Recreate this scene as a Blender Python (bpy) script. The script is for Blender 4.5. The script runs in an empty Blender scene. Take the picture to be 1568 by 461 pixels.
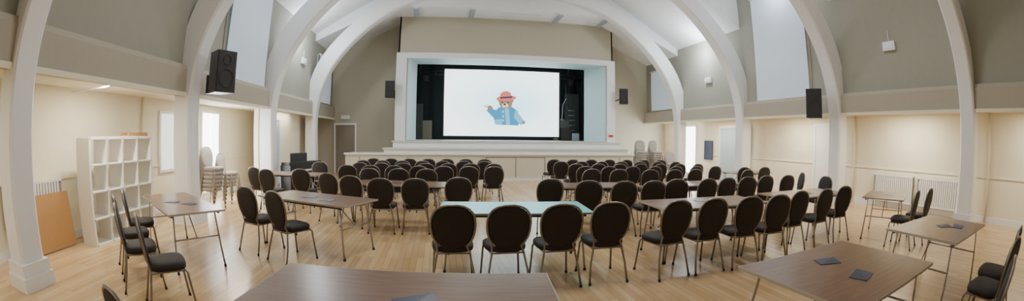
import bpy, math, random
from math import *
from mathutils import Matrix, Vector
random.seed(4)
SC=bpy.context.scene.collection
# ---------------------------------------------------------------- materials
def mat(name,col,rough=.6,metal=0,emit=None,es=0,noise=0,nscale=6,spec=None,bump=0,bscale=200):
    m=bpy.data.materials.new(name); m.use_nodes=True; nt=m.node_tree; b=nt.nodes['Principled BSDF']
    b.inputs['Roughness'].default_value=rough; b.inputs['Metallic'].default_value=metal
    b.inputs['Base Color'].default_value=(*col,1)
    if spec is not None: b.inputs['Specular IOR Level'].default_value=spec
    tc=nt.nodes.new('ShaderNodeTexCoord')
    if noise:
        n=nt.nodes.new('ShaderNodeTexNoise'); n.inputs['Scale'].default_value=nscale; n.inputs['Detail'].default_value=4
        nt.links.new(tc.outputs['Object'],n.inputs['Vector'])
        r=nt.nodes.new('ShaderNodeMix'); r.data_type='RGBA'
        r.inputs['A'].default_value=(*[c*(1-noise) for c in col],1); r.inputs['B'].default_value=(*[min(1,c*(1+noise)) for c in col],1)
        nt.links.new(n.outputs['Fac'],r.inputs['Factor']); nt.links.new(r.outputs['Result'],b.inputs['Base Color'])
    if bump:
        n=nt.nodes.new('ShaderNodeTexNoise'); n.inputs['Scale'].default_value=bscale
        nt.links.new(tc.outputs['Object'],n.inputs['Vector'])
        bp=nt.nodes.new('ShaderNodeBump'); bp.inputs['Strength'].default_value=bump; bp.inputs['Distance'].default_value=.01
        nt.links.new(n.outputs['Fac'],bp.inputs['Height']); nt.links.new(bp.outputs['Normal'],b.inputs['Normal'])
    if emit: b.inputs['Emission Color'].default_value=(*emit,1); b.inputs['Emission Strength'].default_value=es
    return m
M_white=mat('painted_white',(.83,.84,.86),.5,noise=.02,nscale=3)
M_ceil=mat('ceiling_white',(.85,.88,.91),.8,noise=.02)
M_green=mat('wall_grey_green',(.335,.335,.285),.85,noise=.04)
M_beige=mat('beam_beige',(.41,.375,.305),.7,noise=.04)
M_back=mat('wall_beige',(.51,.475,.375),.85,noise=.03)
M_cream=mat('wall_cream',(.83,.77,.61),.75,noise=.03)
M_front=mat('stage_front_cream',(.66,.62,.50),.6,noise=.03)
M_chair=mat('chair_upholstery',(.017,.012,.011),.7,noise=.25,nscale=60,bump=.3,bscale=300)
M_metal=mat('bronze_tube',(.27,.24,.215),.33,.8)
M_steel=mat('steel_leg',(.42,.40,.37),.35,.8)
M_lightch=mat('pale_upholstery',(.42,.39,.36),.8)
M_edge=mat('table_edge',(.45,.40,.33),.4,.2)
M_blk=mat('black_plastic',(.012,.012,.013),.4)
M_grille=mat('speaker_grille',(.02,.02,.022),.6,bump=.6,bscale=400)
M_blind=mat('roller_blind',(.55,.62,.70),.8,emit=(.56,.70,.86),es=.28)  # emission stands in for daylight behind the fabric
M_day=mat('daylit_glass',(.9,.95,1),.3,emit=(.93,.98,1),es=7)
M_day2=mat('frosted_glass',(.8,.82,.8),.3,emit=(.95,.96,.9),es=1.0)
M_tubeon=mat('fluorescent_tube',(1,1,.95),.4,emit=(1,.93,.78),es=4)
M_grey=mat('lamp_grey',(.35,.42,.48),.5)
M_shelf=mat('shelf_white',(.84,.83,.80),.5)
M_card=mat('cardboard',(.42,.225,.085),.8,noise=.12,nscale=3)
M_rad=mat('radiator_white',(.80,.80,.78),.4)
M_radin=mat('radiator_slots',(.30,.29,.26),.6)
M_reveal=mat('reveal_blue_glow',(.50,.63,.64),.6)  # bluish screen glow is put into the reveal colour
M_dark=mat('stage_dark',(.012,.015,.017),.9,noise=.3)
M_darkmid=mat('stage_flat_grey',(.06,.065,.06),.9,noise=.3)
M_door=mat('door_blue_grey',(.45,.55,.63),.5)
M_doorb=mat('door_brown_grey',(.26,.22,.17),.5)
M_paper=mat('leaflet_navy',(.02,.035,.09),.35,noise=.5,nscale=25)
M_paper2=mat('leaflet_print',(.45,.5,.55),.4,noise=.6,nscale=40)
M_red=mat('red_plastic',(.6,.05,.04),.5)
M_key=mat('piano_keys',(.8,.8,.76),.3)
M_line=mat('panel_gap',(.22,.19,.13),.8)
def wood(name,c1,c2,rough,scale=(1,12,1)):
    m=bpy.data.materials.new(name); m.use_nodes=True; nt=m.node_tree; b=nt.nodes['Principled BSDF']; b.inputs['Roughness'].default_value=rough
    tc=nt.nodes.new('ShaderNodeTexCoord'); mp=nt.nodes.new('ShaderNodeMapping'); mp.inputs['Scale'].default_value=scale
    n=nt.nodes.new('ShaderNodeTexNoise'); n.inputs['Scale'].default_value=3; n.inputs['Detail'].default_value=8; n.inputs['Distortion'].default_value=.4
    cr=nt.nodes.new('ShaderNodeValToRGB'); cr.color_ramp.elements[0].position=.35; cr.color_ramp.elements[1].position=.7
    cr.color_ramp.elements[0].color=(*c1,1); cr.color_ramp.elements[1].color=(*c2,1)
    L=nt.links; L.new(tc.outputs['Object'],mp.inputs['Vector']); L.new(mp.outputs['Vector'],n.inputs['Vector']); L.new(n.outputs['Fac'],cr.inputs['Fac']); L.new(cr.outputs['Color'],b.inputs['Base Color'])
    return m
M_table=wood('table_walnut',(.145,.076,.042),(.22,.122,.070),.28)
M_teal_sheen=wood('table_teal_sheen',(.13,.52,.52),(.18,.60,.59),.3)  # teal in the colour stands in for cyan light glancing off the top
def floormat():
    m=bpy.data.materials.new('maple_floorboards'); m.use_nodes=True; nt=m.node_tree; b=nt.nodes['Principled BSDF']; L=nt.links
    b.inputs['Roughness'].default_value=.25
    tc=nt.nodes.new('ShaderNodeTexCoord'); mp=nt.nodes.new('ShaderNodeMapping'); mp.inputs['Rotation'].default_value=(0,0,radians(90))
    br=nt.nodes.new('ShaderNodeTexBrick'); br.inputs['Scale'].default_value=1; br.inputs['Brick Width'].default_value=1.3; br.inputs['Row Height'].default_value=.085
    br.inputs['Mortar Size'].default_value=.0018; br.inputs['Color1'].default_value=(.55,.365,.18,1); br.inputs['Color2'].default_value=(.70,.505,.285,1); br.inputs['Mortar'].default_value=(.27,.17,.08,1)
    br.offset=.37
    n=nt.nodes.new('ShaderNodeTexNoise'); n.inputs['Scale'].default_value=1.5; n.inputs['Detail'].default_value=6
    mp2=nt.nodes.new('ShaderNodeMapping'); mp2.inputs['Scale'].default_value=(14,1,1)
    mx=nt.nodes.new('ShaderNodeMix'); mx.data_type='RGBA'; mx.blend_type='MULTIPLY'; mx.inputs['Factor'].default_value=.5
    cr=nt.nodes.new('ShaderNodeValToRGB'); cr.color_ramp.elements[0].color=(.65,.6,.55,1); cr.color_ramp.elements[1].color=(1,1,1,1)
    L.new(tc.outputs['Object'],mp.inputs['Vector']); L.new(mp.outputs['Vector'],br.inputs['Vector'])
    L.new(tc.outputs['Object'],mp2.inputs['Vector']); L.new(mp2.outputs['Vector'],n.inputs['Vector']); L.new(n.outputs['Fac'],cr.inputs['Fac'])
    L.new(br.outputs['Color'],mx.inputs['A']); L.new(cr.outputs['Color'],mx.inputs['B']); L.new(mx.outputs['Result'],b.inputs['Base Color'])
    return m
M_floor=floormat()
# ---------------------------------------------------------------- mesh builder
class MB:
    def __init__(s): s.v=[];s.f=[];s.m=[];s.sm=[];s.mats=[]
    def mi(s,m):
        if m not in s.mats: s.mats.append(m)
        return s.mats.index(m)
    def face(s,idx,m,smooth=False): s.f.append(idx); s.m.append(s.mi(m)); s.sm.append(smooth)
    def add(s,pts): b=len(s.v); s.v+= [tuple(p) for p in pts]; return b
    def poly(s,pts,m): b=s.add(pts); s.face(list(range(b,b+len(pts))),m)
    def box(s,x0,x1,y0,y1,z0,z1,m,T=None):
        p=[(x,y,z) for z in(z0,z1) for y in(y0,y1) for x in(x0,x1)]
        if T is not None: p=[T@Vector(q) for q in p]
        b=s.add(p)
        for q in((0,2,3,1),(4,5,7,6),(0,1,5,4),(2,6,7,3),(0,4,6,2),(1,3,7,5)): s.face([b+i for i in q],m)
    def prism(s,poly,m,fn,a0,a1):
        n=len(poly); b=s.add([fn(p,a0) for p in poly]+[fn(p,a1) for p in poly])
        s.face(list(range(b,b+n)),m); s.face(list(range(b+2*n-1,b+n-1,-1)),m)
        for i in range(n): j=(i+1)%n; s.face([b+i,b+n+i,b+n+j,b+j],m)
    def loft(s,rings,m,cap=True,closed=True,smooth=True):
        n=len(rings[0]); bs=[s.add(r) for r in rings]
        for a,b in zip(bs,bs[1:]):
            for i in range(n if closed else n-1):
                j=(i+1)%n; s.face([a+i,a+j,b+j,b+i],m,smooth)
        if cap: s.face([bs[0]+i for i in range(n-1,-1,-1)],m,smooth); s.face([bs[-1]+i for i in range(n)],m,smooth)
    def tube(s,pts,r,m,n=7,closed=False):
        P=[Vector(p) for p in pts]; rings=[]; up=None
        for i,p in enumerate(P):
            if closed: d=(P[(i+1)%len(P)]-P[i-1])
            else: d=(P[min(i+1,len(P)-1)]-P[max(i-1,0)])
            d.normalize()
            if up is None: up=Vector((0,0,1)) if abs(d.z)<.9 else Vector((1,0,0))
            a=d.cross(up); 
            if a.length<1e-4: a=d.orthogonal()
            a.normalize(); b=a.cross(d); b.normalize(); up=b
            rings.append([p+r*(cos(2*pi*k/n)*a+sin(2*pi*k/n)*b) for k in range(n)])
        if closed: rings.append(rings[0]); s.loft(rings,m,cap=False)
        else: s.loft(rings,m)
    def mesh(s,name,bevel=0):
        me=bpy.data.meshes.new(name); me.from_pydata(s.v,[],s.f)
        for m in s.mats: me.materials.append(m)
        me.polygons.foreach_set('material_index',s.m); me.polygons.foreach_set('use_smooth',s.sm); me.update(); me.validate()
        import bmesh
        bm=bmesh.new(); bm.from_mesh(me); bmesh.ops.recalc_face_normals(bm,faces=bm.faces); bm.to_mesh(me); bm.free()
        return me
    def obj(s,name,loc=(0,0,0),rz=0,bevel=0):
        o=put(s.mesh(name),name,loc,rz)
        if bevel:
            md=o.modifiers.new('bevel','BEVEL'); md.width=bevel; md.segments=2; md.limit_method='ANGLE'
        return o
def put(me,name,loc=(0,0,0),rz=0):
    o=bpy.data.objects.new(name,me); SC.objects.link(o); o.location=loc; o.rotation_euler=(0,0,rz); return o
def bx(name,x0,x1,y0,y1,z0,z1,m,bevel=0):
    b=MB(); cx,cy=(x0+x1)/2,(y0+y1)/2; b.box(x0-cx,x1-cx,y0-cy,y1-cy,0,z1-z0,m); return b.obj(name,(cx,cy,z0),bevel=bevel)
# ---------------------------------------------------------------- room
CX=2.4375; Y1=2.592; S=4.272; PY=[Y1-S,Y1,Y1+S,Y1+2*S,15.35]; YB=18.5; YF=-3.6
C2=2.75; XL=-1.88; XR=7.41; YW=17.0
def X(s,h): return CX+s*h
bx('floor',-8.5,12.6,YF-.2,YB+.4,-.1,0,M_floor)
HO={-1:8.74,1:8.45}; SIDE={-1:'left',1:'right'}
for s in(-1,1):
    n=SIDE[s]; ho=HO[s]
    b=MB()
    def sb(h0,h1,y0,y1,z0,z1,m): b.box(min(X(s,h0),X(s,h1)),max(X(s,h0),X(s,h1)),y0,y1,z0,z1,m)
    sb(7.42,7.55,YF,PY[2],2.4,5.5,M_green); sb(7.42,7.55,PY[2],PY[3],2.4,7.3,M_green); sb(7.42,7.55,PY[3],YB,2.4,5.5,M_green)
    b.obj('wall_%s'%n)
    b=MB()
    sb(ho,ho+.15,YF,YB,0,2.5,M_cream)
    b.obj('wall_%s_aisle'%n)
    b=MB(); sb(7.3,ho+.1,YF,YB,2.4,2.48,M_cream); b.obj('ceiling_%s_aisle'%n)
    # boxed beam between pillars
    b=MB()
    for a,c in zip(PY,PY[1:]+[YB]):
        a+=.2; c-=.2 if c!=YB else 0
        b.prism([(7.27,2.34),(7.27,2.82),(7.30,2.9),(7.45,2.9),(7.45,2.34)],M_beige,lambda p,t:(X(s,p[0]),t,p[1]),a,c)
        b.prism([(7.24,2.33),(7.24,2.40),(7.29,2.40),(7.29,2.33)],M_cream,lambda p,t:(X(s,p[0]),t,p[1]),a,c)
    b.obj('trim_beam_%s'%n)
    b=MB(); sb(ho-.02,ho,YF,YB,0,.14,M_white); b.obj('baseboard_%s'%n)
    b=MB(); sb(ho-.025,ho,YF,YB,.98,1.02,M_cream); b.obj('trim_dado_%s'%n)
# ribs
inner=[(7.16,0),(7.16,1.2),(7.17,2.2),(7.1,2.8),(6.93,3.4),(6.65,4.0),(6.2,4.65),(5.6,5.3),(4.9,5.9),(4.1,6.4),(3.2,6.8),(2.0,7.05),(0,7.15)]
outer=[(7.56,0),(7.56,1.2),(7.56,2.2),(7.56,2.9),(7.42,3.65),(7.15,4.3),(6.68,4.98),(6.0,5.68),(5.25,6.3),(4.4,6.83),(3.4,7.25),(2.1,7.5),(0,7.6)]
def densify(L):
    out=[]
    n=len(L)
    for i in range(n-1):
        p0=L[max(i-1,0)];p1=L[i];p2=L[i+1];p3=L[min(i+2,n-1)]
        for k in range(3):
            t=k/3
            out.append(tuple(.5*((2*p1[j])+(-p0[j]+p2[j])*t+(2*p0[j]-5*p1[j]+4*p2[j]-p3[j])*t*t+(-p0[j]+3*p1[j]-3*p2[j]+p3[j])*t**3) for j in(0,1)))
    return out+[L[-1]]
din,dou=densify(inner),densify(outer)
for k,y in enumerate(PY):
    b=MB(); w=.21
    ip=[(X(-1,h),z) for h,z in din]+[(X(1,h),z) for h,z in din[-2::-1]]
    op=[(X(-1,h),z) for h,z in dou]+[(X(1,h),z) for h,z in dou[-2::-1]]
    c=.04
    rings=[]
    for (a,o) in zip(ip,op):
        d=Vector((o[0]-a[0],o[1]-a[1])); d.normalize()
        q=lambda pt,off,yy:(pt[0]+d.x*off,yy,pt[1]+d.y*off)
        rings.append([q(a,0,-w+c),q(a,0,w-c),q(a,c,w),q(o,0,w),q(o,0,-w),q(a,c,-w)])
    b.loft(rings,M_white,smooth=False)
    for s in(-1,1):
        x=X(s,7.36)
        b.box(x-.27,x+.27,-.28,.28,0,.16,M_white); b.box(x-.245,x+.245,-.25,.25,.16,.30,M_white)
    b.obj('arch_rib',(0,y,0))
# ceiling
PR={'m':[(7.6,5.4),(4.3,7.35),(0,7.35)],'d':[(7.6,7.1),(4.3,7.35),(0,7.35)],'l':[(7.6,5.15),(4.45,6.55),(0,6.55)]}
b=MB(); segs=[(YF,PY[2],'m'),(PY[2],PY[3],'d'),(PY[3],15.5,'m'),(15.5,YB+.1,'l')]
for a,c,k in segs:
    pr=[(X(-1,h),z) for h,z in PR[k]]+[(X(1,h),z) for h,z in PR[k][-2::-1]]
    for p,q in zip(pr,pr[1:]): b.poly([(p[0],a,p[1]),(q[0],a,q[1]),(q[0],c,q[1]),(p[0],c,p[1])],M_ceil)
for y,k1,k2 in((PY[2],'m','d'),(PY[3],'d','m'),(15.5,'m','l')):
    for s in(-1,1):
        A,B=PR[k1],PR[k2]
        b.poly([(X(s,A[0][0]),y,A[0][1]),(X(s,A[1][0]),y,A[1][1]),(X(s,B[1][0]),y,B[1][1]),(X(s,B[0][0]),y,B[0][1])],M_ceil) if k2!='l' else b.poly([(X(s,7.6),y,5.4),(X(s,4.3),y,7.35),(X(s,0),y,7.35),(X(s,0),y,6.55),(X(s,4.45),y,6.55),(X(s,7.6),y,5.15)],M_ceil)
b.obj('ceiling')
bx('wall_front_entrance',-7,11.5,YF-.15,YF,0,7.5,M_cream)
# back wall
b=MB()
b.box(-7,XL+.12,YB,YB+.15,0,6.8,M_back); b.box(XR-.12,11.5,YB,YB+.15,0,6.8,M_back)
b.box(XL+.06,XL+.12,YW,YB,0,6.6,M_back); b.box(XR-.12,XR-.06,YW,YB,0,6.6,M_back)
b.box(XL+.06,XR-.06,YW,YW+.12,4.92,6.6,M_back)
b.box(XL+.06,-1.4,YW,YW+.12,0,4.92,M_back); b.box(7.0,XR-.06,YW,YW+.12,0,4.92,M_back); b.box(-1.4,7.0,YW,YW+.12,0,1.40,M_back)
b.obj('wall_stage')
b=MB()
for (x0,x1,z0,z1) in((XL,-1.45,1.3,5.0),(7.05,XR,1.3,5.0),(-1.45,7.05,4.78,5.0)):
    b.box(x0,x1,YW-.1,YW+.02,z0,z1,M_white)
o0=(-1.42,7.03,1.45,4.80); o1=(-1.09,6.42,1.47,4.74); ya,yb=YW-.02,18.2
L=lambda o,y:[(o[0],y,o[2]),(o[1],y,o[2]),(o[1],y,o[3]),(o[0],y,o[3])]
A,B=L(o0,ya),L(o1,yb)
for i in range(4): b.poly([A[i],A[(i+1)%4],B[(i+1)%4],B[i]],M_reveal if i!=0 else M_white)
b.obj('trim_proscenium')
hx0,hx1=XL+.14,XR-.14
b=MB()
b.box(hx0,hx1,22,22.1,1,5.5,M_dark); b.box(hx0,hx0+.1,18.25,22,1,5.5,M_dark); b.box(hx1-.1,hx1,18.25,22,1,5.5,M_dark)
b.box(hx0,hx1,18.2,22,5.4,5.5,M_dark); b.box(hx0,-1.09,18.2,18.26,1,5.5,M_dark);b.box(6.42,hx1,18.2,18.26,1,5.5,M_dark);b.box(-1.1,6.5,18.2,18.26,4.74,5.5,M_dark)
b.box(hx0,hx1,18.2,22.1,1.3,1.47,M_table)
b.obj('wall_stage_house')
# stage platform
b=MB(); XE=7.5
b.box(-3.55,XE,15.25,YW-.02,0,.98,M_front); b.box(-3.6,XE+.05,15.2,15.4,.94,1.0,M_white)
for x in(-3.0,-1.2,1.65,2.75,3.85,5.6,6.9): b.box(x-.012,x+.012,15.238,15.26,.12,.86,M_line)
b.box(1.65,3.85,15.238,15.26,.85,.87,M_line); b.box(-3.55,XE,15.23,15.26,0,.1,M_white)
b.box(-2.15,XE-.02,15.75,YW-.02,.98,1.16,M_white); b.box(-2.2,XE,15.7,15.9,1.12,1.18,M_front)
b.box(XL,XR,16.35,YW-.02,1.16,1.42,M_white); b.box(XL-.05,XR+.05,16.3,16.5,1.39,1.44,M_front)
b.obj('stage_platform')
bx('fire_sign',7.1,7.3,16.86,16.895,1.66,1.76,M_red)
def curtain(name,x0,x1,y,z0,z1,m):
    b=MB(); n=60; r0=[];r1=[]
    for i in range(n+1):
        x=x0+(x1-x0)*i/n; yy=.05*sin(i*1.25)+.02*sin(i*.5); r0.append((x,yy,z0)); r1.append((x,yy*.7,z1))
    b.loft([r0,r1],m,cap=False,closed=False); return b.obj(name,(0,y,0))
curtain('stage_curtain',-1.6,7.1,21.7,1.48,5.3,M_dark)
b=MB(); b.box(-1.55,-.9,20.6,20.65,1.48,3.2,M_darkmid); b.box(-1.1,-.45,21.0,21.05,1.48,2.4,M_line); b.box(6.3,7.1,20.9,20.95,1.48,3.9,M_darkmid); b.box(5.8,6.4,21.2,21.25,1.48,2.6,M_line); b.obj('scenery_flat')
b=MB()
for z in(4.62,4.45): b.tube([(-1.6,19.3,z),(7.1,19.3,z)],.025,M_darkmid)
for x in(-1.0,-.3,.6,1.8,3.0,4.2,5.4,6.3): b.tube([(x,19.3,4.62),(x,19.3,4.45)],.02,M_darkmid)
b.tube([(-1.0,19.3,4.62),(-1.0,19.3,5.4)],.02,M_darkmid); b.tube([(6.0,19.3,4.62),(6.0,19.3,5.4)],.02,M_darkmid)
for x in(-.7,6.1,6.5): b.box(x-.1,x+.1,19.2,19.45,4.12,4.42,M_blk)
b.obj('lighting_truss')
b=MB()
for x in(0,.34): b.tube([(x,0,0),(x,.25,1.7)],.02,M_darkmid)
for i in range(6): b.tube([(0,.25*(i+1)/7,.25*(i+1)),(.34,.25*(i+1)/7,.25*(i+1))],.014,M_grey)
b.obj('step_ladder',(6.25,19.9,1.475))
b=MB(); b.box(0,.5,0,.5,0,.6,M_blk); b.box(.05,.4,.05,.4,.6,.95,M_darkmid); b.box(.55,.9,0,.4,0,.35,M_grey); b.tube([(.1,.25,.95),(.15,.25,1.7),(.3,.2,2.0)],.015,M_grey); b.obj('equipment_case',(5.55,18.95,1.475),bevel=.02)
b=MB()
for k in range(3): b.tube([(.02*k,.0,2.8-.1*k),(.05+.03*k,0,1.9-.1*k),(.14+.02*k,.0,1.75-.1*k),(.2,.0,2.0),(.22,.0,2.8)],.01,M_darkmid,5)
b.obj('hanging_cable',(5.9,19.5,1.5))
# projection screen with film still
def px(x): return .12+(x-697)/178*5.21
def pz(y): return 4.6-(y-108)/106*2.95
YS=18.6
M_scr=bpy.data.materials.new('screen_projection'); M_scr.use_nodes=True; nt=M_scr.node_tree; bs=nt.nodes['Principled BSDF']
tc=nt.nodes.new('ShaderNodeTexCoord'); g=nt.nodes.new('ShaderNodeTexGradient'); g.gradient_type='SPHERICAL'; mp=nt.nodes.new('ShaderNodeMapping')
mp.inputs['Location'].default_value=(-.1,0,.05); mp.inputs['Scale'].default_value=(.36,1,.62)
cr=nt.nodes.new('ShaderNodeValToRGB'); cr.color_ramp.elements[0].color=(.88,.97,1,1); cr.color_ramp.elements[1].color=(.36,.70,.80,1); cr.color_ramp.elements[1].position=.8
nt.links.new(tc.outputs['Object'],mp.inputs['Vector']); nt.links.new(mp.outputs['Vector'],g.inputs['Vector']); nt.links.new(g.outputs['Fac'],cr.inputs['Fac'])
nt.links.new(cr.outputs['Color'],bs.inputs['Emission Color']); bs.inputs['Emission Strength'].default_value=2.7; bs.inputs['Base Color'].default_value=(.6,.6,.6,1)
def em(n,c,s=1): return mat(n,tuple(x*.3 for x in c),.8,emit=c,es=s)
E_red=em('film_red',(.85,.2,.16)); E_blue=em('film_blue',(.05,.36,.66)); E_brown=em('film_fur',(.45,.24,.15)); E_dk=em('film_dark',(.06,.05,.07)); E_cream=em('film_cream',(.85,.78,.68),1.3); E_lb=em('film_light_blue',(.2,.55,.85),1.3)
b=MB(); cx=px(786); cz=pz(161)
b.box(px(697)-cx,px(875)-cx,0,.03,pz(214)-cz,pz(108)-cz,M_scr)
fr=.06
b.box(px(697)-cx-fr,px(697)-cx,-.01,.04,pz(214)-cz-fr,pz(108)-cz+fr,M_blk); b.box(px(875)-cx,px(875)-cx+fr,-.01,.04,pz(214)-cz-fr,pz(108)-cz+fr,M_blk)
b.box(px(697)-cx,px(875)-cx,-.01,.04,pz(108)-cz,pz(108)-cz+fr,M_blk); b.box(px(697)-cx,px(875)-cx,-.01,.04,pz(214)-cz-fr,pz(214)-cz,M_blk)
lay=[0]
def fs(x,y): return 790+(x-787)*.78, 169+(y-167)*.84
def sh(pts,m):
    lay[0]+=1; b.poly([(px(fs(x,y)[0])-cx,-.001-.0012*lay[0],pz(fs(x,y)[1])-cz) for x,y in pts],m)
def el(x,y,rx,ry,m,rot=0): sh([(x+rx*cos(t)*cos(rot)-ry*sin(t)*sin(rot),y+rx*cos(t)*sin(rot)+ry*sin(t)*cos(rot)) for t in [2*pi*i/28 for i in range(28)]],m)
sh([(776,165),(768,172),(764,184),(768,199),(813,200),(818,190),(812,172),(800,164)],E_blue)
sh([(770,172),(758,166),(750,172),(764,186)],E_blue); sh([(808,170),(828,194),(818,199),(804,184)],E_lb)
el(757,167,5,4.5,E_brown); el(749,164,4,2.5,E_cream); el(824,194,3.5,3,E_brown)
sh([(786,166),(789,199),(797,199),(794,166)],E_lb); sh([(766,190),(780,188),(782,199),(769,199)],E_lb)
el(788,158,13,10.5,E_brown); el(776,153,3.5,3.5,E_brown); el(800,153,3.5,3.5,E_brown)
el(789,148,20,5,E_red,-.08); sh([(776,147),(777,140),(782,135.5),(790,134),(797,137),(801,146)],E_red); sh([(777,146),(801,144),(801,147),(777,149)],E_dk)
el(787,162.5,6,4.6,E_cream); el(786,160.2,2.6,1.9,E_dk); el(781.5,156,1.4,1.5,E_dk); el(792.5,156,1.4,1.5,E_dk); sh([(784,165),(790,165),(787,166.6)],E_dk)
for z in(174,183,191): el(783,z,1.5,2.2,E_cream)
b.obj('projection_screen',(cx,YS,cz))
# speakers
def speaker(x,y,z,w,d,h,rz,hook,reach=.2):
    b=MB()
    b.prism([(-w/2,-d/2),(w/2,-d/2),(w*.36,d/2),(-w*.36,d/2)],M_blk,lambda p,t:(p[0],p[1],t),-h/2,h/2)
    b.box(-w/2+.02,w/2-.02,-d/2-.012,-d/2,-h/2+.02,h/2-.02,M_grille)
    for (cz_,r) in((-h*.16,w*.36),(h*.27,w*.2)):
        b.tube([(r*cos(t),-d/2-.014,cz_+r*sin(t)) for t in [2*pi*i/20 for i in range(20)]],.008,M_blk,5,True)
    b.box(-.05,.05,d/2,d/2+.08,-.12,.12,M_blk); b.tube([(0,d/2+.05,-.05),(hook*.6,d/2+reach*.6,-.15),(hook,d/2+reach,-.2)],.025,M_blk)
    b.box(hook-.06,hook+.06,d/2+reach-.02,d/2+reach+.03,-.35,.0,M_blk)
    return b.obj('wall_speaker',(x,y,z),rz)
speaker(-4.18,6.95,2.76,.46,.40,.76,radians(62),0,.27)
speaker(9.02,7.1,2.60,.46,.40,.74,radians(-62),0)
speaker(-2.08,16.62,3.45,.38,.32,.66,radians(10),.28,.16); speaker(7.66,16.62,3.42,.38,.32,.66,radians(-10),-.35,.16)
def blind(s,y0,y1,z0,z1):
    b=MB(); n=20; rr=[]
    for i in range(n+1):
        z=z0+(z1-z0)*i/n; bow=.02*sin(pi*i/n)
        rr.append([(X(s,7.33)-s*bow,y0,z),(X(s,7.33)-s*bow-s*.012,(y0+y1)/2,z),(X(s,7.33)-s*bow,y1,z)])
    b.loft(rr,M_blind,cap=False,closed=False)
    b.tube([(X(s,7.33),y0-.02,z0),(X(s,7.33),y1+.02,z0)],.02,M_white); b.tube([(X(s,7.33),y0-.05,z1),(X(s,7.33),y1+.05,z1)],.04,M_white)
    return b.obj('roller_blind')
def frame(nm,s,y0,y1,z0,z1,m=M_beige):
    b=MB(); x0,x1=sorted((X(s,7.38),X(s,7.42)))
    for q in((y0-.12,y0,z0-.1,z1+.1),(y1,y1+.12,z0-.1,z1+.1),(y0,y1,z0-.1,z0),(y0,y1,z1,z1+.1)): b.box(x0,x1,q[0],q[1],q[2],q[3],m)
    b.box(min(X(s,7.40),X(s,7.42)),max(X(s,7.40),X(s,7.42)),y0,y1,z0,z1,M_grey)
    b.obj(nm)
frame('window_1',-1,8.35,10.6,3.02,6.3); blind(-1,8.3,10.65,2.92,6.35)
frame('window_2',1,7.95,10.25,3.02,6.3); blind(1,7.9,10.3,2.92,6.35)
for s,nm in((-1,'window_3'),(1,'window_4')):
    frame(nm,s,16.0,17.8,3.02,4.7); blind(s,15.95,17.85,2.95,4.8)
def emlight(s,y,z):
    b=MB(); x=X(s,7.415); b.box(min(x,x-s*.08),max(x,x-s*.08),y-.2,y+.2,z-.11,z+.11,M_white); b.box(min(x-s*.08,x-s*.1),max(x-s*.08,x-s*.1),y-.15,y+.15,z-.07,z+.07,M_blind)
    b.tube([(x-s*.02,y,z+.11),(x-s*.02,y,z+.4)],.012,M_white)
    b.obj('emergency_light',bevel=.01)
emlight(1,4.9,3.95); emlight(1,13.2,3.9); emlight(-1,14.1,4.2)
def awin(nm,s,y0,y1,z0,z1,m=M_day):
    b=MB(); h=HO[s]-.001; x0,x1=sorted((X(s,h-.05),X(s,h)))
    b.box(x0+.01,x1,y0,y1,z0,z1,m)
    for q in((y0-.06,y0,z0-.06,z1+.06),(y1,y1+.06,z0-.06,z1+.06),(y0,y1,z0-.06,z0),(y0,y1,z1,z1+.06),((y0+y1)/2-.02,(y0+y1)/2+.02,z0,z1)): b.box(x0-.01,x1+.0,q[0],q[1],q[2],q[3],M_white)
    b.obj(nm)
awin('window_5',-1,7.6,8.4,.9,2.1,M_day2); awin('window_6',-1,9.5,10.4,.2,2.2); awin('window_7',1,15.6,17.4,.15,2.2)
def door(nm,s,h,y0,y1,m):
    b=MB(); h-=.026; x0,x1=sorted((X(s,h-.06),X(s,h)))
    b.box(x0+.01,x1,y0,y1,0,2.1,m)
    for q in((y0-.09,y0,0,2.2),(y1,y1+.09,0,2.2),(y0,y1,2.1,2.2)): b.box(x0-.01,x1,*q,M_white)
    b.tube([(X(s,h-.09),y0+.08,1.0),(X(s,h-.09),y0+.2,1.0)],.012,M_steel)
    b.obj(nm)
door('door_1',1,HO[1],7.6,8.5,M_white); door('door_2',1,HO[1],11.9,13.7,M_door)
bx('noticeboard',X(1,HO[1])-.07,X(1,HO[1])-.03,14.3,14.9,.8,1.6,M_paper)
b=MB(); b.box(-5.5,-5.35,11.3,15.2,0,2.39,M_cream); b.obj('wall_left_partition')
b=MB(); b.box(-5.348,-5.31,12.0,12.9,0,2.1,M_door); 
for q in((11.92,12.0,0,2.18),(12.9,12.98,0,2.18),(12.0,12.9,2.1,2.18)): b.box(-5.348,-5.29,*q,M_white)
b.obj('door_3')
b=MB(); b.box(-4.75,-3.85,18.44,18.498,0,2.1,M_doorb)
for q in((-4.83,-4.75,0,2.18),(-3.85,-3.77,0,2.18),(-4.75,-3.85,2.1,2.18)): b.box(q[0],q[1],18.42,18.498,q[2],q[3],M_white)
b.obj('door_4')
bx('exit_sign',-4.5,-4.1,18.42,18.498,2.35,2.52,M_white)
def radiator(s,y0,y1,z0,z1):
    b=MB(); xf=X(s,HO[s]-.14); xb=X(s,HO[s]-.04); b.box(min(xf,xb),max(xf,xb),y0,y1,z0,z1,M_radin)
    n=int((y1-y0)/.07)
    for i in range(n):
        y=y0+.035+i*.07; x0,x1=sorted((xf,xf-s*.02)); b.box(x0,x1,y-.024,y+.024,z0+.0,z1,M_rad)
    x0,x1=sorted((xb,xf-s*.025)); b.box(x0,x1,y0,y1,z1-.03,z1+.01,M_rad); b.box(x0,x1,y0,y1,z0-.01,z0+.03,M_rad)
    b.tube([(X(s,HO[s]-.08),y0+.1,z0),(X(s,HO[s]-.08),y0+.1,0)],.012,M_rad); b.tube([(X(s,HO[s]-.08),y1-.1,z0),(X(s,HO[s]-.08),y1-.1,0)],.012,M_rad)
    b.obj('radiator')
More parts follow.
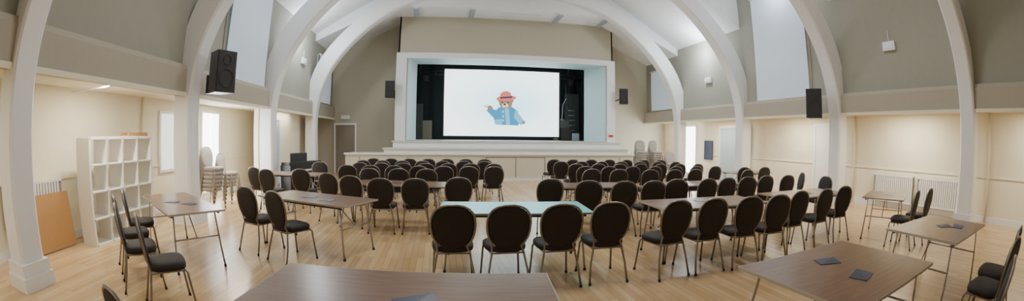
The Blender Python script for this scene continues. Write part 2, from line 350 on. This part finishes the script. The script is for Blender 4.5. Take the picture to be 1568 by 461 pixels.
radiator(-1,2.9,4.3,.4,1.0); radiator(1,3.1,4.5,.18,.85); radiator(1,4.65,6.05,.18,.85)
b=MB()
for s,y in((1,2.2),(1,6.9),(-1,6.9),(1,-.2)): b.tube([(X(s,HO[s]-.03),y,0),(X(s,HO[s]-.03),y,2.4)],.03,M_cream)
b.tube([(-6.2,4.6,2.33),(-5.0,4.6,2.33)],.015,M_rad)
b.obj('trim_conduit')
def batten(x,y,z,l,m,name='ceiling_light'):
    b=MB(); b.box(-.09,.09,-l/2,l/2,0,.05,M_white); b.prism([(-.11,0),(.11,0),(.07,-.07),(-.07,-.07)],m,lambda p,t:(p[0],t,p[1]),-l/2+.02,l/2-.02)
    b.obj(name,(x,y,z))
for x in(-1.1,1.1,4.6,6.6): batten(x,16.2,6.5,1.2,M_grey)
bx('ceiling_hatch',2.3,3.9,16.0,16.7,6.52,6.56,M_white)
def area(n,loc,size,e,col,rot=(0,0,0),sy=None):
    l=bpy.data.lights.new(n,'AREA'); l.energy=e; l.color=col; l.size=size
    if sy: l.shape='RECTANGLE'; l.size_y=sy
    o=bpy.data.objects.new(n,l); SC.objects.link(o); o.location=loc; o.rotation_euler=rot; return o
for y,e in((4.7,120),(11,215)):
    for x in(-.2,5.1):
        batten(x,y,7.28,1.5,M_tubeon); area('hall_lamp',(x,y,7.15),.5,e,(1,.98,.95),sy=1.5)
for s in(-1,1):
    for k,(y,e) in enumerate(((.4,40),(4.7,62),(9.0,58),(13.2,46))):
        h=7.55
        if s==-1 and k==3: e=16
        b=MB(); b.box(-.07,.07,-.7,.7,0,.012,M_tubeon); b.obj('aisle_light',(X(s,h),y,2.386))
        area('aisle_lamp',(X(s,h),y,2.375),.12,e,(1,.91,.74),sy=1.4)
    for y,e in((13.3,150),(8.9,55)):
        l=bpy.data.lights.new('ceiling_fill','POINT'); l.energy=e; l.shadow_soft_size=.12; l.color=(.90,.95,1)  # unseen point lights added to brighten the ceiling, no fixture behind them
        o=bpy.data.objects.new('ceiling_fill',l); SC.objects.link(o); o.location=(X(s,6.75),y,5.0 if y>10 else 6.3)
area('window_daylight',(X(-1,HO[-1]-.12),9.95,1.3),.85,70,(.92,.96,1),(0,radians(-90),0),sy=1.8)
area('window_daylight',(X(1,HO[1]-.12),16.5,1.3),1.6,80,(.92,.96,1),(0,radians(90),0),sy=1.8)
area('reveal_fill',(C2,17.6,4.65),5,50,(.6,.88,1),sy=.3)  # unseen area light added to tint the proscenium reveal blue
# unseen cyan spot added overhead to tint the centre table and floor
l=bpy.data.lights.new('cyan_fill_spot','SPOT'); l.energy=800; l.color=(.25,.78,1); l.spot_size=radians(19); l.spot_blend=.5; l.shadow_soft_size=.1
o=bpy.data.objects.new('cyan_fill_spot',l); SC.objects.link(o); o.location=(1.0,5.6,7.0); o.rotation_euler=(Vector((.95,4.95,.7))-o.location).to_track_quat('-Z','Y').to_euler()
w=bpy.data.worlds.new('world'); bpy.context.scene.world=w; w.use_nodes=True; w.node_tree.nodes['Background'].inputs[0].default_value=(.6,.7,.9,1); w.node_tree.nodes['Background'].inputs[1].default_value=.3
# ---------------------------------------------------------------- furniture
def se(v,e): return (1 if v>=0 else -1)*abs(v)**e
def chair_mesh(uph,met,b=None,T=Matrix()):
    own=b is None
    if own: b=MB()
    N=26; A=[2*pi*i/N for i in range(N)]
    def tp(p): return tuple(T@Vector(p))
    def so(k,z): return [tp((.225*k*se(cos(t),.55)*(1+.06*sin(t)),.215*k*se(sin(t),.6),z)) for t in A]
    b.loft([so(.86,.405),so(.97,.415),so(1,.44),so(.98,.465),so(.9,.48),so(.6,.488),so(.2,.49)],uph)
    def bp(t,k,off):
        z=.675+.232*k*se(sin(t),.85); x=.215*k*se(cos(t),.8)*(1+.13*sin(t)); return (x,-.2-(z-.45)*.17+off,z)
    b.loft([[tp(bp(t,k,o)) for t in A] for k,o in((.5,.034),(.86,.032),(.97,.02),(1,.004),(.98,-.012),(.88,-.02),(.4,-.022))],uph)
    hoop=[bp(radians(a),1.05,0) for a in range(-52,233,15)]
    path=[(.225,-.30,0),(.205,-.235,.22),(.165,-.19,.42)]+hoop+[(-.165,-.19,.42),(-.205,-.235,.22),(-.225,-.30,0)]
    b.tube([tp(p) for p in path],.0125,met,6)
    for s in(-1,1):
        b.tube([tp(p) for p in((s*.185,.17,.41),(s*.20,.2,.38),(s*.225,.235,0))],.0125,met,6)
        b.tube([tp((s*.19,.17,.4)),tp((s*.175,-.2,.4))],.011,met,6)
        for y in(-.30,.235): b.tube([tp((s*.225,y,0)),tp((s*.224,y*.99,.03))],.017,M_blk,6)
    b.tube([tp((-.19,.17,.4)),tp((.19,.17,.4))],.011,met,6); b.tube([tp((-.175,-.2,.4)),tp((.175,-.2,.4))],.011,met,6)
    return b.mesh('banquet_chair') if own else None
CH=chair_mesh(M_chair,M_metal)
def chair(bx_,by_,a=0):
    a+=random.uniform(-4,4); r=radians(a); fx,fy=sin(r),cos(r)
    put(CH,'banquet_chair',(bx_+.28*fx,by_+.28*fy,0),-r)
for p in [(.12,4.15,2),(.69,4.12,0),(1.24,4.1,0),(1.8,4.12,4),(2.6,4.02,-4),(3.12,4.0,0),(3.68,3.94,2),(4.2,3.9,4),(4.85,4.05,-3),(5.5,4.02,0),(6.2,4.1,5)]: chair(*p)
for p in [(-1.0,6.8,5),(-.42,6.8,0),(.3,7.0,0),(1.8,6.7,0),(2.35,6.35,5),(2.9,6.15,0),(3.42,6.1,0),(3.98,6.25,4),(4.6,6.15,0),(5.12,6.2,0),(5.66,6.2,6),(6.3,6.3,0),(6.9,6.2,0)]: chair(*p)
for p in [(-2.15,4.95,30),(-2.75,5.3,28),(-1.6,7.2,15),(-2.15,7.65,20),(-3.0,8.5,8),(-3.3,11.0,0),(-3.75,8.3,15),(-4.3,8.8,25)]: chair(*p)
for p in [(-2.9,3.0,42),(-3.6,3.35,42),(-4.15,3.85,40),(-4.55,4.45,48)]: chair(*p)
for p in [(6.9,2.85,-14),(7.5,2.8,-5),(4.15,.38,5),(3.35,.3,-10),(4.8,.42,0),(-1.6,1.35,25),(7.9,6.6,-60),(7.6,5.6,-80),(7.1,7.8,0),(7.7,8.6,10),(8.4,8.5,0)]: chair(*p)
for r,y in enumerate((9.85,10.85,11.95,13.1)):
    for i in range(7):
        chair(-2.25+i*.58+(.12 if r%2 else 0),y-.04*i,0)
    for i in range(7): chair(3.45+i*.6+(.1 if r%2 else 0),y-.25-.08*i,-3)
for p in [(-1.55,8.95,10),(-.9,8.9,0),(-.3,8.85,0),(3.3,8.75,0),(3.9,8.6,0),(4.6,8.4,0),(5.2,8.3,0),(5.8,8.3,0)]: chair(*p)
def table(cx,cy,L_,W,ang,leaf=(),top=None):
    b=MB(); z=.73
    b.box(-L_/2,L_/2,-W/2,W/2,z-.022,z,top or M_table); 
    e=.006
    for q in((-L_/2-e,L_/2+e,-W/2-e,-W/2),(-L_/2-e,L_/2+e,W/2,W/2+e),(-L_/2-e,-L_/2,-W/2,W/2),(L_/2,L_/2+e,-W/2,W/2)): b.box(*q,z-.024,z-.001,M_edge)
    for s in(-1,1):
        b.box(-L_/2+.08,L_/2-.08,s*(W/2-.06)-.012,s*(W/2-.06)+.012,z-.055,z-.022,M_blk)
        x=s*(L_/2-.14)
        b.tube([(x+s*.07,-W/2+.05,0),(x,-W/2+.1,z-.03),(x,W/2-.1,z-.03),(x+s*.07,W/2-.05,0)],.0135,M_steel,7)
        b.tube([(x+s*.035,-W/2+.08,.4),(x+s*.035,W/2-.08,.4)],.01,M_steel,6)
        b.tube([(x+s*.03,0,.4),(x-s*.32,0,z-.04)],.009,M_steel,6)
        for t in(-1,1): b.tube([(x+s*.07,t*(W/2-.05),0),(x+s*.067,t*(W/2-.052),.03)],.019,M_blk,7)
    put(b.mesh('folding_table'),'folding_table',(cx,cy,0),radians(ang))
    for (lx,ly,a,w,h) in leaf:
        c,s_=cos(radians(ang)),sin(radians(ang)); q=MB()
        q.box(-w/2,w/2,-h/2,h/2,0,.002,M_paper); q.box(-w*.35,w*.2,-h*.1,h*.3,.002,.0026,M_paper2); q.poly([(-w/2,-h/2,.003),(w/2,-h/2,.003),(w/2,h/2,.012),(-w/2,h/2,.003)],M_paper)
        q.obj('leaflet',(cx+c*lx-s_*ly,cy+s_*lx+c*ly,z+.001),radians(ang+a))
lf=lambda:[(random.uniform(-.1,.1),random.uniform(-.15,.1),random.uniform(-40,40),.21,.15)]
table(.9,5.12,1.83,.88,-5,(),M_teal_sheen)
table(-3.72,4.88,1.95,.8,-38,lf()+[(.3,.1,30,.21,.15)])
table(-1.85,5.85,1.75,.78,-26,lf()+[(.35,-.1,10,.21,.15)])
table(-.25,2.22,1.75,.8,-6,[(.12,-.12,25,.24,.17),(.6,-.25,-10,.22,.16)])
table(2.72,1.68,1.42,1.08,2,[(-.02,.2,-25,.2,.14),(-.1,-.2,15,.21,.15)])
table(3.65,4.92,1.83,.85,-2,lf()); table(6.05,4.95,1.75,.85,0,lf()); table(7.35,3.8,1.2,.85,22,lf())
table(5.1,1.68,1.45,1.0,-2,lf()+[(.2,-.2,10,.21,.15)])
table(-.75,7.9,1.83,.8,-12,lf()); table(-3.7,9.65,1.83,.8,-8,lf()); table(2.9,7.4,1.6,.8,-4,lf()); table(5.15,7.2,1.7,.8,0,lf()); table(8.4,9.3,1.5,.75,0)
def stack(x,y,z0,n,rz):
    b=MB()
    for i in range(n): chair_mesh(M_lightch,M_steel,b,Matrix.Translation((0,.02*i,.09*i)))
    b.obj('stacked_chairs',(x,y,z0),rz)
stack(7.98,15.5,0,8,radians(178)); stack(8.62,15.5,0,8,radians(186)); stack(9.0,14.7,0,3,radians(170))
stack(-5.35,8.5,0,6,radians(-100)); stack(-5.4,9.4,0,4,radians(-90))
b=MB(); x0,x1=-.2,.2; n=4; W=1.75; H=1.6; t=.045
for i in range(n+1):
    y=-W/2+(W)*i/n; tt=t if i in(0,n) else .02
    b.box(x0,x1,y-tt/2,y+tt/2,0,H,M_shelf)
for i in range(n+1):
    z=H*i/n; tt=t if i in(0,n) else .02
    b.box(x0,x1,-W/2,W/2,max(0,z-tt/2),z+tt/2,M_shelf)
b.obj('cube_shelving_unit',(-5.6,5.35,0))
b=MB(); b.box(-.13,.13,-.3,.3,0,.02,M_card); b.box(-.12,-.1,-.3,.3,.02,.06,M_card); b.box(.1,.12,-.3,.3,.02,.06,M_card); b.obj('cardboard_tray',(-5.6,5.9,1.623))
b=MB(); T=Matrix.Rotation(radians(-10),4,'Y'); b.box(0,.03,-.6,.6,0,.82,M_card,T); b.box(.031,.033,-.58,.58,.03,.035,M_edge,T); b.obj('cardboard_sheet',(-5.93,3.75,.01))
# digital piano
b=MB()
b.box(-.22,.12,-.7,.7,.60,.88,M_blk); b.box(-.24,.24,-.72,.72,.58,.63,M_blk); b.box(.02,.22,-.66,.66,.63,.665,M_key)
for i in range(36):
    if i%7 in(0,1,3,4,5): b.box(.02,.12,-.64+i*.036,-.625+i*.036,.665,.68,M_blk)
for s in(-1,1): b.box(-.22,.2,s*.71-.025,s*.71+.025,0,.8,M_blk); b.box(-.22,.28,s*.71-.03,s*.71+.03,0,.06,M_blk)
b.box(-.22,-.18,-.7,.7,.05,.62,M_blk); b.box(-.2,-.16,-.35,.35,.88,1.12,M_blk); b.box(-.1,.02,-.12,.12,0,.1,M_blk)
b.obj('digital_piano',(-4.05,11.75,.0),radians(-25))
# ---------------------------------------------------------------- camera (ultra-wide lens)
cd=bpy.data.cameras.new('camera'); co=bpy.data.objects.new('camera',cd); SC.objects.link(co); bpy.context.scene.camera=co
cd.type='PANO'; cd.sensor_fit='HORIZONTAL'; cd.sensor_width=10.5*1600/659.647
yaw,pitch,roll=.169,-.031,.011
F=Vector((sin(yaw)*cos(pitch),cos(yaw)*cos(pitch),sin(pitch))); R=Vector((cos(yaw),-sin(yaw),0)); U=R.cross(F)
c,s=cos(roll),sin(roll); R2=c*R+s*U; U2=-s*R+c*U
Mx=Matrix(((R2.x,U2.x,-F.x),(R2.y,U2.y,-F.y),(R2.z,U2.z,-F.z))).to_4x4(); Mx.translation=(0,0,1.597); co.matrix_world=Mx
cd.clip_start=.05; cd.clip_end=200
